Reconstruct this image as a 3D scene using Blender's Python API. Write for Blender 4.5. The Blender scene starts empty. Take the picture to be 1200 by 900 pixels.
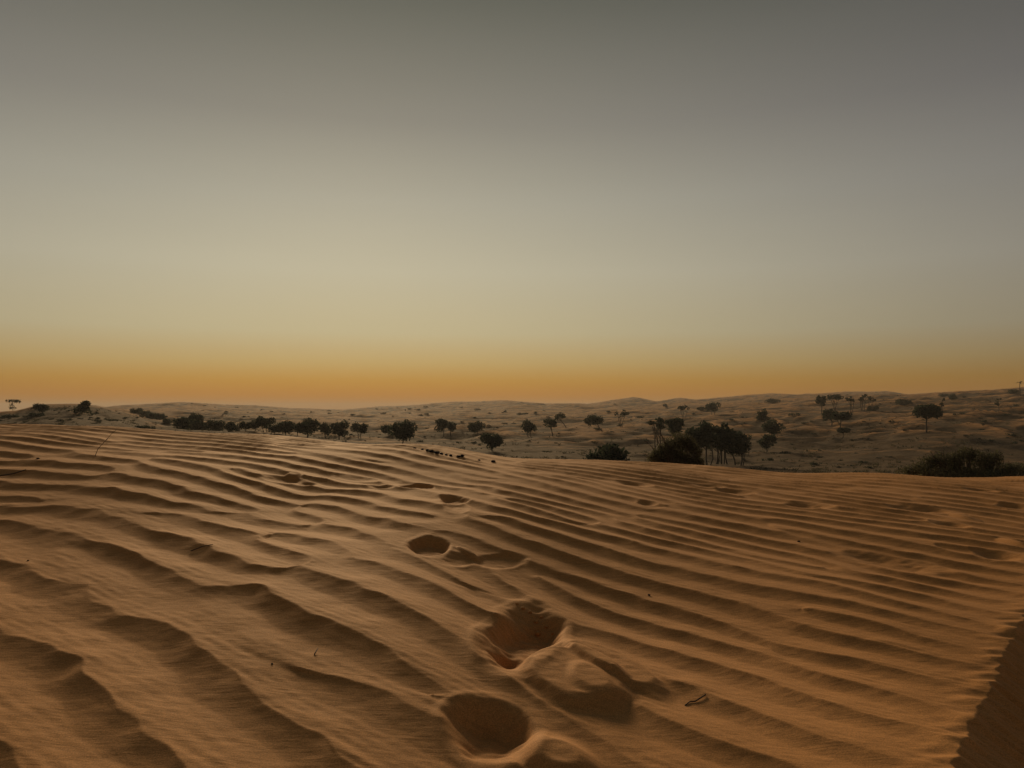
import bpy, math, random
import numpy as np
from mathutils import Vector

# ---------------------------------------------------------------- camera, sky, sun, exposure
scene = bpy.context.scene
COL = scene.collection
W, H, FPX, HORIZON = 1200.0, 900.0, 906.0, 480.0
CAM_H = 1.1
PITCH = math.atan((HORIZON - H / 2) / FPX)
cam_data = bpy.data.cameras.new('camera')
cam = bpy.data.objects.new('camera', cam_data); COL.objects.link(cam)
cam_data.sensor_fit = 'HORIZONTAL'; cam_data.sensor_width = 36.0
cam_data.lens = 36.0 * FPX / W
cam_data.clip_start = 0.05; cam_data.clip_end = 20000.0
cam.location = (0, 0, CAM_H)
cam.rotation_euler = (math.radians(90) + PITCH, 0, 0)
scene.camera = cam

SUN_AZ = math.radians(-12.0)        # from straight ahead (+Y), negative = left
SUN_EL = math.radians(15.0)
SUN_DIR = Vector((math.sin(SUN_AZ) * math.cos(SUN_EL), math.cos(SUN_AZ) * math.cos(SUN_EL), math.sin(SUN_EL)))

world = bpy.data.worlds.new('World'); scene.world = world; world.use_nodes = True
nt = world.node_tree; nt.nodes.clear()
def wn(t, **k):
    n = nt.nodes.new(t)
    for a, b in k.items(): setattr(n, a, b)
    return n
L = nt.links.new
tc = wn('ShaderNodeTexCoord')
sep = wn('ShaderNodeSeparateXYZ'); L(tc.outputs['Generated'], sep.inputs[0])
def wmath(op, a, b=None, clamp=False):
    n = wn('ShaderNodeMath', operation=op, use_clamp=clamp)
    for i, v in enumerate((a, b)):
        if v is None: continue
        if isinstance(v, (int, float)): n.inputs[i].default_value = v
        else: L(v, n.inputs[i])
    return n.outputs[0]
elev = wmath('ARCSINE', sep.outputs[2])
t_el = wmath('MULTIPLY', elev, 1.0 / math.radians(60), True)
ramp = wn('ShaderNodeValToRGB'); L(t_el, ramp.inputs[0])
def lin(c): return tuple(((v / 255.0) / 12.92 if v / 255.0 <= 0.04045 else ((v / 255.0 + 0.055) / 1.055) ** 2.4) for v in c)
SKY = [(0.0, (180, 112, 32)), (1.1, (184, 121, 37)), (2.1, (187, 138, 60)), (3.4, (189, 159, 101)), (5.6, (190, 176, 138)),
       (10.0, (188, 180, 154)), (15.0, (170, 165, 147)), (20.5, (140, 136, 124)), (28.3, (103, 103, 92)), (40, (80, 85, 82)), (60, (66, 70, 72))]
cr = ramp.color_ramp
while len(cr.elements) < len(SKY): cr.elements.new(0.5)
for e, (a, c) in zip(cr.elements, SKY):
    e.position = a / 60.0; e.color = (*lin(c), 1)
hl = wmath('SQRT', wmath('ADD', wmath('MULTIPLY', sep.outputs[0], sep.outputs[0]), wmath('MULTIPLY', sep.outputs[1], sep.outputs[1])))
hl = wmath('MAXIMUM', hl, 0.02)
ca = wmath('DIVIDE', wmath('ADD', wmath('MULTIPLY', sep.outputs[0], math.sin(SUN_AZ)), wmath('MULTIPLY', sep.outputs[1], math.cos(SUN_AZ))), hl)
fac = wmath('POWER', wmath('MULTIPLY', wmath('ADD', ca, 1.0), 0.5), 6.6)
# the glow only matters near the sun's side and fades out towards the zenith
zen = wmath('MULTIPLY', wmath('POWER', sep.outputs[2], 2.0), 1.0, True)
fac = wmath('ADD', wmath('MULTIPLY', fac, 0.73), 0.27)
fac_n = wn('ShaderNodeMix', data_type='FLOAT'); L(zen, fac_n.inputs[0]); L(fac, fac_n.inputs[2]); fac_n.inputs[3].default_value = 0.7
mulc = wn('ShaderNodeMix', data_type='RGBA', blend_type='MULTIPLY'); mulc.inputs[0].default_value = 1.0
L(ramp.outputs[0], mulc.inputs[6])
comb = wn('ShaderNodeCombineColor'); 
L(fac_n.outputs[0], comb.inputs[0])
L(wmath('POWER', fac_n.outputs[0], 0.97), comb.inputs[1]); L(wmath('POWER', fac_n.outputs[0], 0.76), comb.inputs[2])
L(comb.outputs[0], mulc.inputs[7])
mpw = wn('ShaderNodeMapping'); mpw.inputs['Scale'].default_value = (1.6, 1.6, 16.0); L(tc.outputs['Generated'], mpw.inputs[0])
nzw = wn('ShaderNodeTexNoise'); nzw.inputs['Scale'].default_value = 1.4; nzw.inputs['Detail'].default_value = 4.0; L(mpw.outputs[0], nzw.inputs[0])
lay = wmath('ADD', wmath('MULTIPLY', nzw.outputs[0], 0.05), 0.99)
sky = wn('ShaderNodeTexSky', sky_type='NISHITA'); sky.sun_disc = False
sky.sun_elevation = SUN_EL; sky.sun_rotation = SUN_AZ; sky.dust_density = 4.0; sky.air_density = 1.5
bg1 = wn('ShaderNodeBackground'); L(mulc.outputs[2], bg1.inputs[0]); L(lay, bg1.inputs[1])
bg2 = wn('ShaderNodeBackground'); L(sky.outputs[0], bg2.inputs[0]); bg2.inputs[1].default_value = 0.05
mixs = wn('ShaderNodeMixShader'); mixs.inputs[0].default_value = 0.008
L(bg1.outputs[0], mixs.inputs[1]); L(bg2.outputs[0], mixs.inputs[2])
out = wn('ShaderNodeOutputWorld'); L(mixs.outputs[0], out.inputs[0])

sun_data = bpy.data.lights.new('sun', 'SUN'); sun = bpy.data.objects.new('sun', sun_data); COL.objects.link(sun)
sun_data.energy = 2.4; sun_data.angle = math.radians(13.0); sun_data.color = (1.0, 0.70, 0.38)
sun.rotation_euler = SUN_DIR.to_track_quat('Z', 'Y').to_euler()
sun.location = (-30, 100, 60)

scene.view_settings.view_transform = 'Standard'; scene.view_settings.look = 'None'
scene.view_settings.exposure = 0.0; scene.view_settings.gamma = 1.0
scene.view_settings.use_curve_mapping = False
scene.cycles.volume_max_steps = 64
scene.cycles.max_bounces = 6

# ---------------------------------------------------------------- helpers
RNG = np.random.default_rng(7)
random.seed(11)
CP, SP = math.cos(PITCH), math.sin(PITCH)
def pu(px): return (px - W / 2) / FPX                       # sideways slope of a pixel column
def pv(py):                                                  # rise per metre of depth of a pixel row
    y = (H / 2 - py) / FPX
    return (SP + y * CP) / (CP - y * SP)
def vpix(v): return HORIZON - np.asarray(v) * FPX
def sstep(a, b, x):
    t = np.clip((x - a) / (b - a), 0, 1); return t * t * (3 - 2 * t)
def waves(x, y, l0, l1, n, seed, ang=None, spread=math.pi):  # band-limited random field, about unit variance
    r = np.random.default_rng(seed); o = np.zeros(np.broadcast(x, y).shape)
    for i in range(n):
        k = 2 * math.pi / math.exp(r.uniform(math.log(l0), math.log(l1)))
        a = r.uniform(-math.pi, math.pi) if ang is None else ang + r.normal() * spread
        o += np.sin(k * (math.cos(a) * x + math.sin(a) * y) + r.uniform(0, 2 * math.pi))
    return o * math.sqrt(2.0 / n)
def prop(o, label=None, cat=None, group=None, kind=None):
    if label: o['label'] = label
    if cat: o['category'] = cat
    if group: o['group'] = group
    if kind: o['kind'] = kind
    return o
def mesh_np(name, co, quads=None, tris=None, smooth=True):
    me = bpy.data.meshes.new(name)
    nq = 0 if quads is None else len(quads); ntr = 0 if tris is None else len(tris)
    me.vertices.add(len(co)); me.vertices.foreach_set('co', np.asarray(co, np.float32).ravel())
    loops = np.concatenate([np.asarray(a, np.int32).ravel() for a in (quads, tris) if a is not None and len(a)])
    me.loops.add(len(loops)); me.loops.foreach_set('vertex_index', loops)
    me.polygons.add(nq + ntr)
    st = np.concatenate([np.arange(nq) * 4, nq * 4 + np.arange(ntr) * 3]).astype(np.int32)
    me.polygons.foreach_set('loop_start', st)
    me.polygons.foreach_set('use_smooth', np.full(nq + ntr, smooth))
    me.update(calc_edges=True); me.validate()
    return me
def grid_quads(nr, nc):
    i = np.arange((nr - 1) * (nc - 1)); r, c = i // (nc - 1), i % (nc - 1); a = r * nc + c
    return np.stack([a, a + 1, a + nc + 1, a + nc], 1)
def obj(name, me, mat, parent=None, loc=None):
    o = bpy.data.objects.new(name, me); COL.objects.link(o)
    if mat is not None and len(me.materials) == 0: me.materials.append(mat)
    if parent: o.parent = parent
    if loc is not None: o.location = loc
    return o

# ---------------------------------------------------------------- materials
def new_mat(name):
    m = bpy.data.materials.new(name); m.use_nodes = True
    return m, m.node_tree.nodes, m.node_tree.links.new, m.node_tree.nodes['Principled BSDF']
def noise_node(N, l, vec, scale, detail=4, rough=0.55):
    n = N.new('ShaderNodeTexNoise'); n.inputs['Scale'].default_value = scale
    n.inputs['Detail'].default_value = detail; n.inputs['Roughness'].default_value = rough
    l(vec, n.inputs['Vector']); return n.outputs[0]
def ramp_node(N, l, v, stops):
    r = N.new('ShaderNodeValToRGB'); l(v, r.inputs[0]); c = r.color_ramp
    while len(c.elements) < len(stops): c.elements.new(0.5)
    for e, (p, col) in zip(c.elements, stops): e.position = p; e.color = (*col, 1)
    return r.outputs[0]
def mix_node(N, l, f, a, b, blend='MIX'):
    m = N.new('ShaderNodeMix'); m.data_type = 'RGBA'; m.blend_type = blend
    for i, v in ((0, f), (6, a), (7, b)):
        if isinstance(v, (int, float)): m.inputs[i].default_value = v
        elif isinstance(v, tuple): m.inputs[i].default_value = (*v, 1)
        else: l(v, m.inputs[i])
    return m.outputs[2]

def make_sand():
    m, N, l, b = new_mat('dune_sand')
    t = N.new('ShaderNodeTexCoord'); v = t.outputs['Object']
    big = noise_node(N, l, v, 1.3, 5)
    c = ramp_node(N, l, big, [(0.3, (0.56, 0.262, 0.074)), (0.7, (0.64, 0.308, 0.094))])
    gr = noise_node(N, l, v, 230.0, 3, 0.8)
    gcol = ramp_node(N, l, gr, [(0.30, (0.50, 0.46, 0.42)), (0.5, (0.98, 0.98, 0.98)), (0.70, (1.5, 1.48, 1.42))])
    c = mix_node(N, l, 0.75, c, gcol, 'MULTIPLY')
    gr2 = noise_node(N, l, v, 60.0, 4, 0.6)
    c = mix_node(N, l, 0.5, c, ramp_node(N, l, gr2, [(0.3, (0.86, 0.85, 0.84)), (0.7, (1.12, 1.12, 1.12))]), 'MULTIPLY')
    # wind-laid laminae: noise stretched along the ripples
    mp = N.new('ShaderNodeMapping'); mp.inputs['Rotation'].default_value = (0, 0, math.radians(40)); mp.inputs['Scale'].default_value = (9, 70, 20)
    l(v, mp.inputs['Vector'])
    lam = noise_node(N, l, mp.outputs[0], 1.0, 3, 0.6)
    c = mix_node(N, l, 0.55, c, ramp_node(N, l, lam, [(0.35, (0.84, 0.83, 0.82)), (0.6, (1.08, 1.08, 1.08))]), 'MULTIPLY')
    l(c, b.inputs['Base Color']); b.inputs['Roughness'].default_value = 0.85
    b.inputs['Specular IOR Level'].default_value = 0.25
    bp = N.new('ShaderNodeBump'); bp.inputs['Strength'].default_value = 0.35; bp.inputs['Distance'].default_value = 0.0012
    l(gr, bp.inputs['Height'])
    bp2 = N.new('ShaderNodeBump'); bp2.inputs['Strength'].default_value = 0.35; bp2.inputs['Distance'].default_value = 0.0035
    l(lam, bp2.inputs['Height']); l(bp.outputs[0], bp2.inputs['Normal'])
    bp3 = N.new('ShaderNodeBump'); bp3.inputs['Strength'].default_value = 0.3; bp3.inputs['Distance'].default_value = 0.003
    l(gr2, bp3.inputs['Height']); l(bp2.outputs[0], bp3.inputs['Normal'])
    l(bp3.outputs[0], b.inputs['Normal'])
    return m
def make_valley():
    m, N, l, b = new_mat('valley_sand')
    t = N.new('ShaderNodeTexCoord'); v = t.outputs['Object']
    at = N.new('ShaderNodeAttribute'); at.attribute_name = 'bare'
    n1 = noise_node(N, l, v, 0.05, 6, 0.62)
    s = N.new('ShaderNodeMath'); s.operation = 'MULTIPLY_ADD'; s.use_clamp = True
    l(n1, s.inputs[0]); s.inputs[1].default_value = 3.2
    s2 = N.new('ShaderNodeMath'); s2.operation = 'MULTIPLY_ADD'; l(at.outputs['Fac'], s2.inputs[0]); s2.inputs[1].default_value = 2.4; s2.inputs[2].default_value = -2.45
    l(s2.outputs[0], s.inputs[2])
    c = mix_node(N, l, s.outputs[0], (0.125, 0.078, 0.037), (0.46, 0.240, 0.092))  # scrubby and bare ground colours, with the valley's shade and sunlit patches painted in
    n2 = noise_node(N, l, v, 0.6, 5, 0.7)
    c = mix_node(N, l, 0.8, c, ramp_node(N, l, n2, [(0.36, (0.40, 0.41, 0.40)), (0.5, (1, 1, 1)), (0.7, (1.2, 1.18, 1.15))]), 'MULTIPLY')
    n3 = noise_node(N, l, v, 0.16, 4, 0.6)
    c = mix_node(N, l, 0.7, c, ramp_node(N, l, n3, [(0.38, (0.50, 0.51, 0.50)), (0.52, (1, 1, 1))]), 'MULTIPLY')
    l(c, b.inputs['Base Color']); b.inputs['Roughness'].default_value = 0.95; b.inputs['Specular IOR Level'].default_value = 0.1
    bp = N.new('ShaderNodeBump'); bp.inputs['Strength'].default_value = 0.6; bp.inputs['Distance'].default_value = 0.5
    l(n2, bp.inputs['Height']); l(bp.outputs[0], b.inputs['Normal'])
    return m
def make_leaf(name, c0, c1, scale):
    m, N, l, b = new_mat(name)
    t = N.new('ShaderNodeTexCoord'); n = noise_node(N, l, t.outputs['Object'], scale, 3)
    l(ramp_node(N, l, n, [(0.3, c0), (0.7, c1)]), b.inputs['Base Color'])
    b.inputs['Roughness'].default_value = 0.75; b.inputs['Specular IOR Level'].default_value = 0.15
    tb = N.new('ShaderNodeBsdfTranslucent'); mx = N.new('ShaderNodeMixShader'); mx.inputs[0].default_value = 0.35
    hs = N.new('ShaderNodeHueSaturation'); hs.inputs['Value'].default_value = 1.5; l(b.inputs['Base Color'].links[0].from_socket, hs.inputs['Color']); l(hs.outputs[0], tb.inputs[0])
    l(b.outputs[0], mx.inputs[1]); l(tb.outputs[0], mx.inputs[2]); l(mx.outputs[0], N['Material Output'].inputs[0])
    return m
def make_plain(name, c0, c1, scale, rough=0.9):
    m, N, l, b = new_mat(name)
    t = N.new('ShaderNodeTexCoord'); n = noise_node(N, l, t.outputs['Object'], scale, 5)
    l(ramp_node(N, l, n, [(0.3, c0), (0.7, c1)]), b.inputs['Base Color']); b.inputs['Roughness'].default_value = rough
    bp = N.new('ShaderNodeBump'); bp.inputs['Strength'].default_value = 0.5; bp.inputs['Distance'].default_value = 0.01
    l(n, bp.inputs['Height']); l(bp.outputs[0], b.inputs['Normal'])
    return m
SAND = make_sand(); VALLEY = make_valley()
LEAF = make_leaf('dark_foliage', (0.022, 0.031, 0.021), (0.046, 0.060, 0.040), 1.2)
LEAF_DRY = make_leaf('grey_scrub', (0.050, 0.048, 0.030), (0.085, 0.078, 0.048), 2.0)
LEAF_NEAR = make_leaf('olive_foliage', (0.045, 0.050, 0.028), (0.115, 0.112, 0.066), 5.0)
BARK = make_plain('bark', (0.045, 0.034, 0.024), (0.085, 0.065, 0.046), 9.0)
PEBBLE_M = make_plain('black_pebble', (0.008, 0.007, 0.006), (0.02, 0.016, 0.013), 60.0, 0.8)
DRY = make_plain('dry_stalk', (0.075, 0.048, 0.026), (0.12, 0.08, 0.045), 30.0)
METAL = make_plain('grey_mast_metal', (0.12, 0.11, 0.10), (0.16, 0.15, 0.14), 2.0, 0.6)
PLASTIC = make_plain('white_plastic', (0.6, 0.58, 0.54), (0.75, 0.73, 0.7), 8.0, 0.5)

# ---------------------------------------------------------------- the near dune
CREST = np.array([(-300, 494), (0, 498), (100, 499), (200, 504), (300, 510), (400, 516), (500, 523), (600, 534), (700, 541),
                  (800, 546), (870, 550), (1000, 555), (1100, 558), (1200, 558), (1500, 562)], float)
DK, DY1, DSL = 0.02, 6.6, -0.13
_yy = np.linspace(5, 25, 4000)
DM = np.min(CAM_H / _yy + DK * np.maximum(0, _yy - DY1) ** 2 / _yy)
_bu = np.linspace(-1.6, 1.6, 641)
_bp = np.interp(_bu, pu(CREST[:, 0]), -pv(CREST[:, 1]))
_kern = np.exp(-np.linspace(-2.5, 2.5, 41) ** 2); _kern /= _kern.sum()
_bp = np.convolve(np.pad(_bp, 20, mode='edge'), _kern, 'valid')
_bb = DM - _bp - 0.0012
def slope_b(u): return np.interp(u, _bu, _bb)
def dune_base(X, Y):
    u = X / np.maximum(Y, 0.9)
    b = slope_b(u)
    t = np.maximum(0, Y - DY1)
    tl = (b - DSL) / (2 * DK)                                  # past this the back slope runs straight down
    z = b * Y - np.where(t < tl, DK * t * t, DK * tl * tl + 2 * DK * tl * (t - tl))
    return z
def px_ground(px, py):                                        # pixel on the near dune -> X, Y, metres per pixel across and along
    u, d = pu(px), -pv(py)
    Y = CAM_H / (d + float(slope_b(u)))
    return u * Y, Y, Y / FPX, Y * Y / (CAM_H * FPX)

def ripple_complex(X, Y, lam, ang, n, seed, dk, da):
    r = np.random.default_rng(seed); A = np.zeros(X.shape, complex)
    for i in range(n):
        k = 2 * math.pi / lam * (1 + r.normal() * dk); a = ang + r.normal() * da
        A += np.exp(1j * (k * (math.cos(a) * X + math.sin(a) * Y) + r.uniform(0, 6.283)))
    return A / math.sqrt(n)

# footprints and kicked-up sand: (px, py, half width px, half height px, turn in the ground plane, depth m, edge softness)
PITS = [(578, 852, 53, 38, 0.1, 0.064, 0.6), (615, 738, 45, 45, -0.2, 0.066, 0.55), (596, 768, 22, 18, 0.0, 0.03, 0.7),
        (503, 640, 25, 12, 0.0, 0.048, 0.35), (540, 655, 22, 9, -0.5, 0.018, 0.6), (586, 655, 26, 10, -0.75, 0.015, 0.4),
        (533, 589, 19, 7, 0.0, 0.042, 0.4), (536, 601, 17, 7, 0.0, 0.014, 0.6),
        (335, 561, 30, 6, 0.0, 0.045, 0.3), (360, 564, 14, 4, 0.0, 0.04, 0.3), (418, 556, 26, 5, 0.0, 0.03, 0.3),
        (446, 566, 14, 3, 0.0, 0.04, 0.3), (490, 567, 20, 4, 0.0, 0.04, 0.3),
        (1040, 657, 60, 13, -0.62, 0.045, 0.3), (862, 573, 26, 4.5, -0.3, 0.06, 0.3), (945, 592, 26, 6, -0.4, 0.06, 0.3),
        (1078, 597, 34, 6, -0.4, 0.06, 0.3), (1112, 616, 22, 6, -0.3, 0.05, 0.3), (1165, 652, 26, 9, -0.3, 0.06, 0.3),
        (740, 565, 22, 4, -0.3, 0.05, 0.3), (756, 590, 12, 4, -0.3, 0.04, 0.3), (1150, 575, 18, 3, -0.2, 0.06, 0.3),
        (1185, 592, 20, 4, -0.2, 0.06, 0.3), (830, 566, 20, 3, -0.2, 0.04, 0.3)]
MOUNDS = [(672, 790, 66, 42, 0.25, 0.032, 0.28), (716, 772, 40, 36, 0.5, 0.024, 0.26), (690, 800, 30, 24, 0.2, 0.012, 0.4), (655, 890, 50, 36, 0.4, 0.034, 0.6),
          (548, 648, 8, 7, 0.6, 0.02, 0.4), (345, 556, 10, 4, 0.0, 0.04, 0.5),
          (1188, 640, 12, 8, 0, 0.045, 0.8), (1128, 606, 12, 5, 0, 0.03, 0.8)]

BR0 = px_ground(1112, 900); BR1 = px_ground(1196, 716)
BRD = np.array([BR1[0] - BR0[0], BR1[1] - BR0[1]]); BRD = BRD / np.linalg.norm(BRD)
BRN = np.array([BRD[1], -BRD[0]])                             # points down the slip face, to the right and back

def dune_surface(X, Y):
    z = dune_base(X, Y)
    # slow swells
    near = 1 - sstep(9, 14, Y)
    z = z + 0.018 * waves(X, Y, 1.5, 3.5, 14, 21) * near * sstep(0.5, 2, Y)
    wl = sstep(0.5, -1.0, X)                                   # 1 on the left
    wf = sstep(3.6, 5.0, Y) * sstep(-0.2, -1.6, X + 0.10 * (Y - 4))
    ph = waves(X, Y, 0.16, 1.1, 26, 5)
    n_ang = math.radians(180 + 43)                             # towards the lee: near and left
    A = (ripple_complex(X, Y, 0.255, n_ang + 0.02, 30, 36, 0.13, 0.125) * (1 - wl)
         + ripple_complex(X, Y, 0.32, n_ang + 0.10, 30, 32, 0.12, 0.115) * wl * (1 - wf)
         + ripple_complex(X, Y, 0.30, n_ang + 0.38, 30, 33, 0.13, 0.15) * wf)
    t = np.mod((np.angle(A) + ph * (0.19 + 0.06 * wl)) / (2 * math.pi), 1.0)
    br = 0.62
    up = np.clip(t / br, 0, 1); dn = np.clip((t - br) / (1 - br), 0, 1)
    saw = np.where(t < br, 0.72 * up + 0.28 * (up * up * (3 - 2 * up)), (1 - dn) ** 1.6 * (1 - 0.3 * dn) )
    amp = (0.0232 + 0.0015 * wl - 0.001 * wf) * (0.45 + 0.55 * np.clip(np.abs(A) / 0.8, 0, 1)) * (0.9 + 0.12 * waves(X, Y, 1.0, 2.5, 10, 77))
    stoss = np.where(t < br, up, 0.0)
    lam = waves(X, Y, 0.035, 0.09, 30, 91, ang=n_ang + 0.12, spread=0.16)
    mask = np.ones_like(z); add = np.zeros_like(z)
    jit = waves(X, Y, 0.05, 0.2, 18, 55); jl = waves(X, Y, 0.12, 0.4, 14, 56)
    for lst, sgn in ((PITS, -1), (MOUNDS, 1)):
        for (px, py, wp, hp, rot, dep, soft) in lst:
            cx, cy, mx, my = px_ground(px, py)
            a, b = wp * mx, hp * my
            if sgn < 0 and not 450 < px < 680: b *= 0.75; a *= 1.1; soft = 0.72; rot = rot - 0.12
            c, s = math.cos(rot), math.sin(rot)
            if py < 700: dep = dep * (0.80 if 460 < px < 620 else 0.48)
            R = 1.6 * max(a, b)
            sel = (np.abs(X - cx) < R) & (np.abs(Y - cy) < R)
            if not sel.any(): continue
            dx, dy = X[sel] - cx, Y[sel] - cy
            q = np.sqrt(((c * dx + s * dy) / a) ** 2 + ((-s * dx + c * dy) / b) ** 2)
            q = q + 0.010 * jit[sel] + 0.045 * jl[sel]
            f = 1 - sstep(1 - soft * 1.15, 1.0, q)
            tilt = np.clip(1 + ((0.62 if py > 700 else 0.42) if sgn < 0 else 0.0) * dy / b, 0.3, 1.5)
            add[sel] += sgn * dep * f * tilt + ((0.06 * dep * jl[sel] + 0.03 * dep * jit[sel]) * f * (1 if sgn < 0 else 0.15))
            if sgn < 0: add[sel] += 0.07 * dep * np.exp(-((q - 1.12) / 0.14) ** 2)
            mask[sel] *= 1 - 0.85 * (1 - sstep(0.85, 1.12, q))
    far = 1 - sstep(11, 16, Y)
    sd0 = (X - BR0[0]) * BRN[0] + (Y - BR0[1]) * BRN[1] - 0.06 * np.maximum(0, (X - BR0[0]) * BRD[0] + (Y - BR0[1]) * BRD[1] - 1.5) ** 2
    amp = amp * (0.30 + 0.70 * sstep(-0.02, -0.5, sd0))
    z = z + (saw - 0.5) * amp * mask * far * sstep(0.4, 1.4, Y)
    sec = ripple_complex(X, Y, 0.125, n_ang + 0.25, 22, 41, 0.16, 0.22); t2 = np.mod(np.angle(sec) / (2 * math.pi), 1.0)
    s2 = np.where(t2 < 0.66, t2 / 0.66, (1 - (t2 - 0.66) / 0.34)) * np.clip(np.abs(sec) - 0.5, 0, 1)
    z = z + 0.0042 * s2 * mask * far * (0.25 + 0.75 * stoss) * np.clip(0.45 + 0.6 * waves(X, Y, 0.6, 1.8, 12, 42), 0, 1) * sstep(0.4, 1.4, Y)
    z = z + 0.0005 * lam * (0.25 + 0.75 * stoss * mask) * far
    z = z + add + 0.0003 * jit * far
    # crumbling brink and slip face on the right
    sd = (X - BR0[0]) * BRN[0] + (Y - BR0[1]) * BRN[1]
    al = (X - BR0[0]) * BRD[0] + (Y - BR0[1]) * BRD[1]
    sd = sd - 0.06 * np.maximum(0, al - 1.5) ** 2 + 0.006 * waves(al, 0 * al, 0.05, 0.5, 22, 61) + 0.2 * (saw - 0.5) * amp * mask
    face = np.maximum(0, sd)
    drop = 1.25 * (1 - np.exp(-face * 0.62 / 1.25))
    on = sstep(0.0, 0.05, sd)
    runs = waves(al, sd * 0.22, 0.04, 0.16, 24, 63)
    z = np.where(sd > 0, z - drop - (saw - 0.5) * amp * mask * on * 0.9 + 0.0035 * runs * on, z)
    z = z + 0.006 * np.exp(-((sd + 0.02) / 0.06) ** 2) * (0.5 + 0.5 * waves(al, sd, 0.08, 0.25, 12, 64)) * sstep(3.5, 2.4, al)
    return z

def build_dune():
    ys = [-40, -25, -15, -9, -5, -3, -1.5, -0.6, 0.0, 0.4, 0.7, 0.95, 1.15, 1.3, 1.42, 1.5]
    y = 1.5
    while y < 60:
        if y < 14: y += max(0.0052, 0.0052 * (y / 2.3) ** 1.35)
        else: y *= 1.05
        ys.append(y)
    ys = np.array(ys); nc = 1200
    v = np.linspace(-1, 1, nc); v = v * 0.92 + 0.08 * v ** 5
    wid = np.where(ys > 0.4, 0.88 * (ys + 1.35), 1.54 + (0.4 - ys) * 1.5)
    X = v[None, :] * wid[:, None]; Y = np.repeat(ys[:, None], nc, 1)
    Z = dune_surface(X, Y)
    me = mesh_np('sand_dune', np.stack([X, Y, Z], -1).reshape(-1, 3), grid_quads(len(ys), nc))
    o = obj('sand_dune', me, SAND); prop(o, 'rippled orange sand dune with footprints', kind='structure')
    return len(ys) * nc
build_dune()
def dune_z(x, y):
    return float(dune_surface(np.array([[float(x)]]), np.array([[float(y)]]))[0, 0])

# ---------------------------------------------------------------- the valley and the far dunes
DT = np.array([50, 80, 120, 160, 200, 260, 340, 450, 650, 1000, 1300], float)
TAB = {-350: [522, 516, 508, 500, 490, 488, 487, 486, 485, 484, 483],
       0:   [513, 508, 503, 493, 482.5, 488, 488, 487, 486, 485, 484],
       30:  [513, 508, 502, 489, 479, 486, 488, 487, 485, 484, 482],
       58:  [513, 508, 501, 485, 473.5, 484, 486, 485, 483, 481, 480],
       98:  [513, 508, 501, 485, 473.5, 484, 485, 484, 481, 479, 478],
       125: [513, 509, 503, 489, 478, 486, 486, 483, 480, 477, 476],
       155: [514, 510, 504, 496, 488, 490, 487, 483, 479, 475.5, 474.5],
       185: [516, 512, 508, 503, 498, 494, 489, 484, 478, 473.5, 473],
       240: [519, 516, 512, 507, 503, 497, 491, 485, 479, 474, 472.5],
       300: [522, 519, 515, 511, 506, 499, 493, 488, 483, 477.5, 475.5],
       400: [529, 526, 523, 517, 509, 501, 495, 491, 487, 483, 480.5],
       500: [538, 534, 529, 521, 513, 505, 498, 492, 487, 480, 473.5],
       600: [548, 544, 536, 524, 514, 504, 496, 490, 484, 476, 469],
       720: [556, 550, 541, 527, 515, 503, 495, 488, 482, 475, 468],
       850: [566, 558, 546, 528, 514, 500, 489, 481, 474, 468, 464.5],
       970: [570, 562, 548, 527, 511, 495, 483, 475, 468, 463, 460],
       1085: [574, 564, 545, 513, 498, 487, 477, 468, 462, 466, 462],
       1200: [574, 564, 545, 519, 500, 487, 474, 463, 456, 460, 462],
       1550: [574, 564, 545, 519, 500, 487, 474, 463, 456, 460, 462]}
SKYL = np.array([(-400, 482), (0, 482.5), (20, 481), (40, 476), (55, 473.5), (100, 473), (114, 475), (124, 477), (135, 475.5), (150, 474.5), (180, 473), (213, 471),
                 (230, 472), (262, 474), (300, 475), (340, 478), (400, 480), (420, 478.5), (445, 476), (470, 475.5), (500, 473.5), (506, 472.5), (530, 470.8), (560, 470.5),
                 (590, 468.8), (610, 470.5), (640, 472.8), (672, 472.6), (692, 473), (715, 469), (735, 466.4), (742, 465.2), (754, 467), (770, 470.5), (790, 467), (800, 466.3),
                 (815, 468.3), (850, 465.2), (875, 462.8), (905, 460.8), (935, 462.4), (962, 461), (990, 458.8), (1020, 459), (1040, 458.2), (1064, 462), (1090, 460.3),
                 (1130, 458), (1165, 456.5), (1200, 453.5), (1600, 452)], float)
pxs = np.array(sorted(TAB)); tab = np.array([TAB[p] for p in pxs])
NU, ND = 560, 430
tu = np.linspace(-1.35, 1.35, NU)
td = np.concatenate([np.exp(np.linspace(math.log(14), math.log(1700), ND - 24)), np.exp(np.linspace(math.log(1760), math.log(6000), 24))])
def gauss_rows(a, s, axis):
    n = int(3 * s) + 1; k = np.exp(-0.5 * (np.arange(-n, n + 1) / s) ** 2); k /= k.sum()
    p = np.pad(a, [(n, n) if i == axis else (0, 0) for i in range(2)], mode='edge')
    return np.apply_along_axis(lambda r: np.convolve(r, k, 'valid'), axis, p)
upx = tu * FPX + W / 2
cols = np.array([np.interp(upx, pxs, tab[:, j]) for j in range(len(DT))])          # 11 x NU
yp = np.array([np.interp(np.log(td), np.log(DT), cols[:, i]) for i in range(NU)]).T   # ND x NU
yp = gauss_rows(gauss_rows(yp, 5, 0), 4, 1)
TX = tu[None, :] * td[:, None]; TY = np.repeat(td[:, None], NU, 1)
S = pv(yp)
near_m = td[:, None] < 50
TZ = S * TY
z50 = TZ[np.argmin(np.abs(td - 50))]
TZ = np.where(near_m, z50[None, :] - (50 - TY) * 0.05, TZ)
def ridged(n): return 1.0 - np.abs(n) * 1.3
wd = sstep(60, 200, TY)
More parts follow.
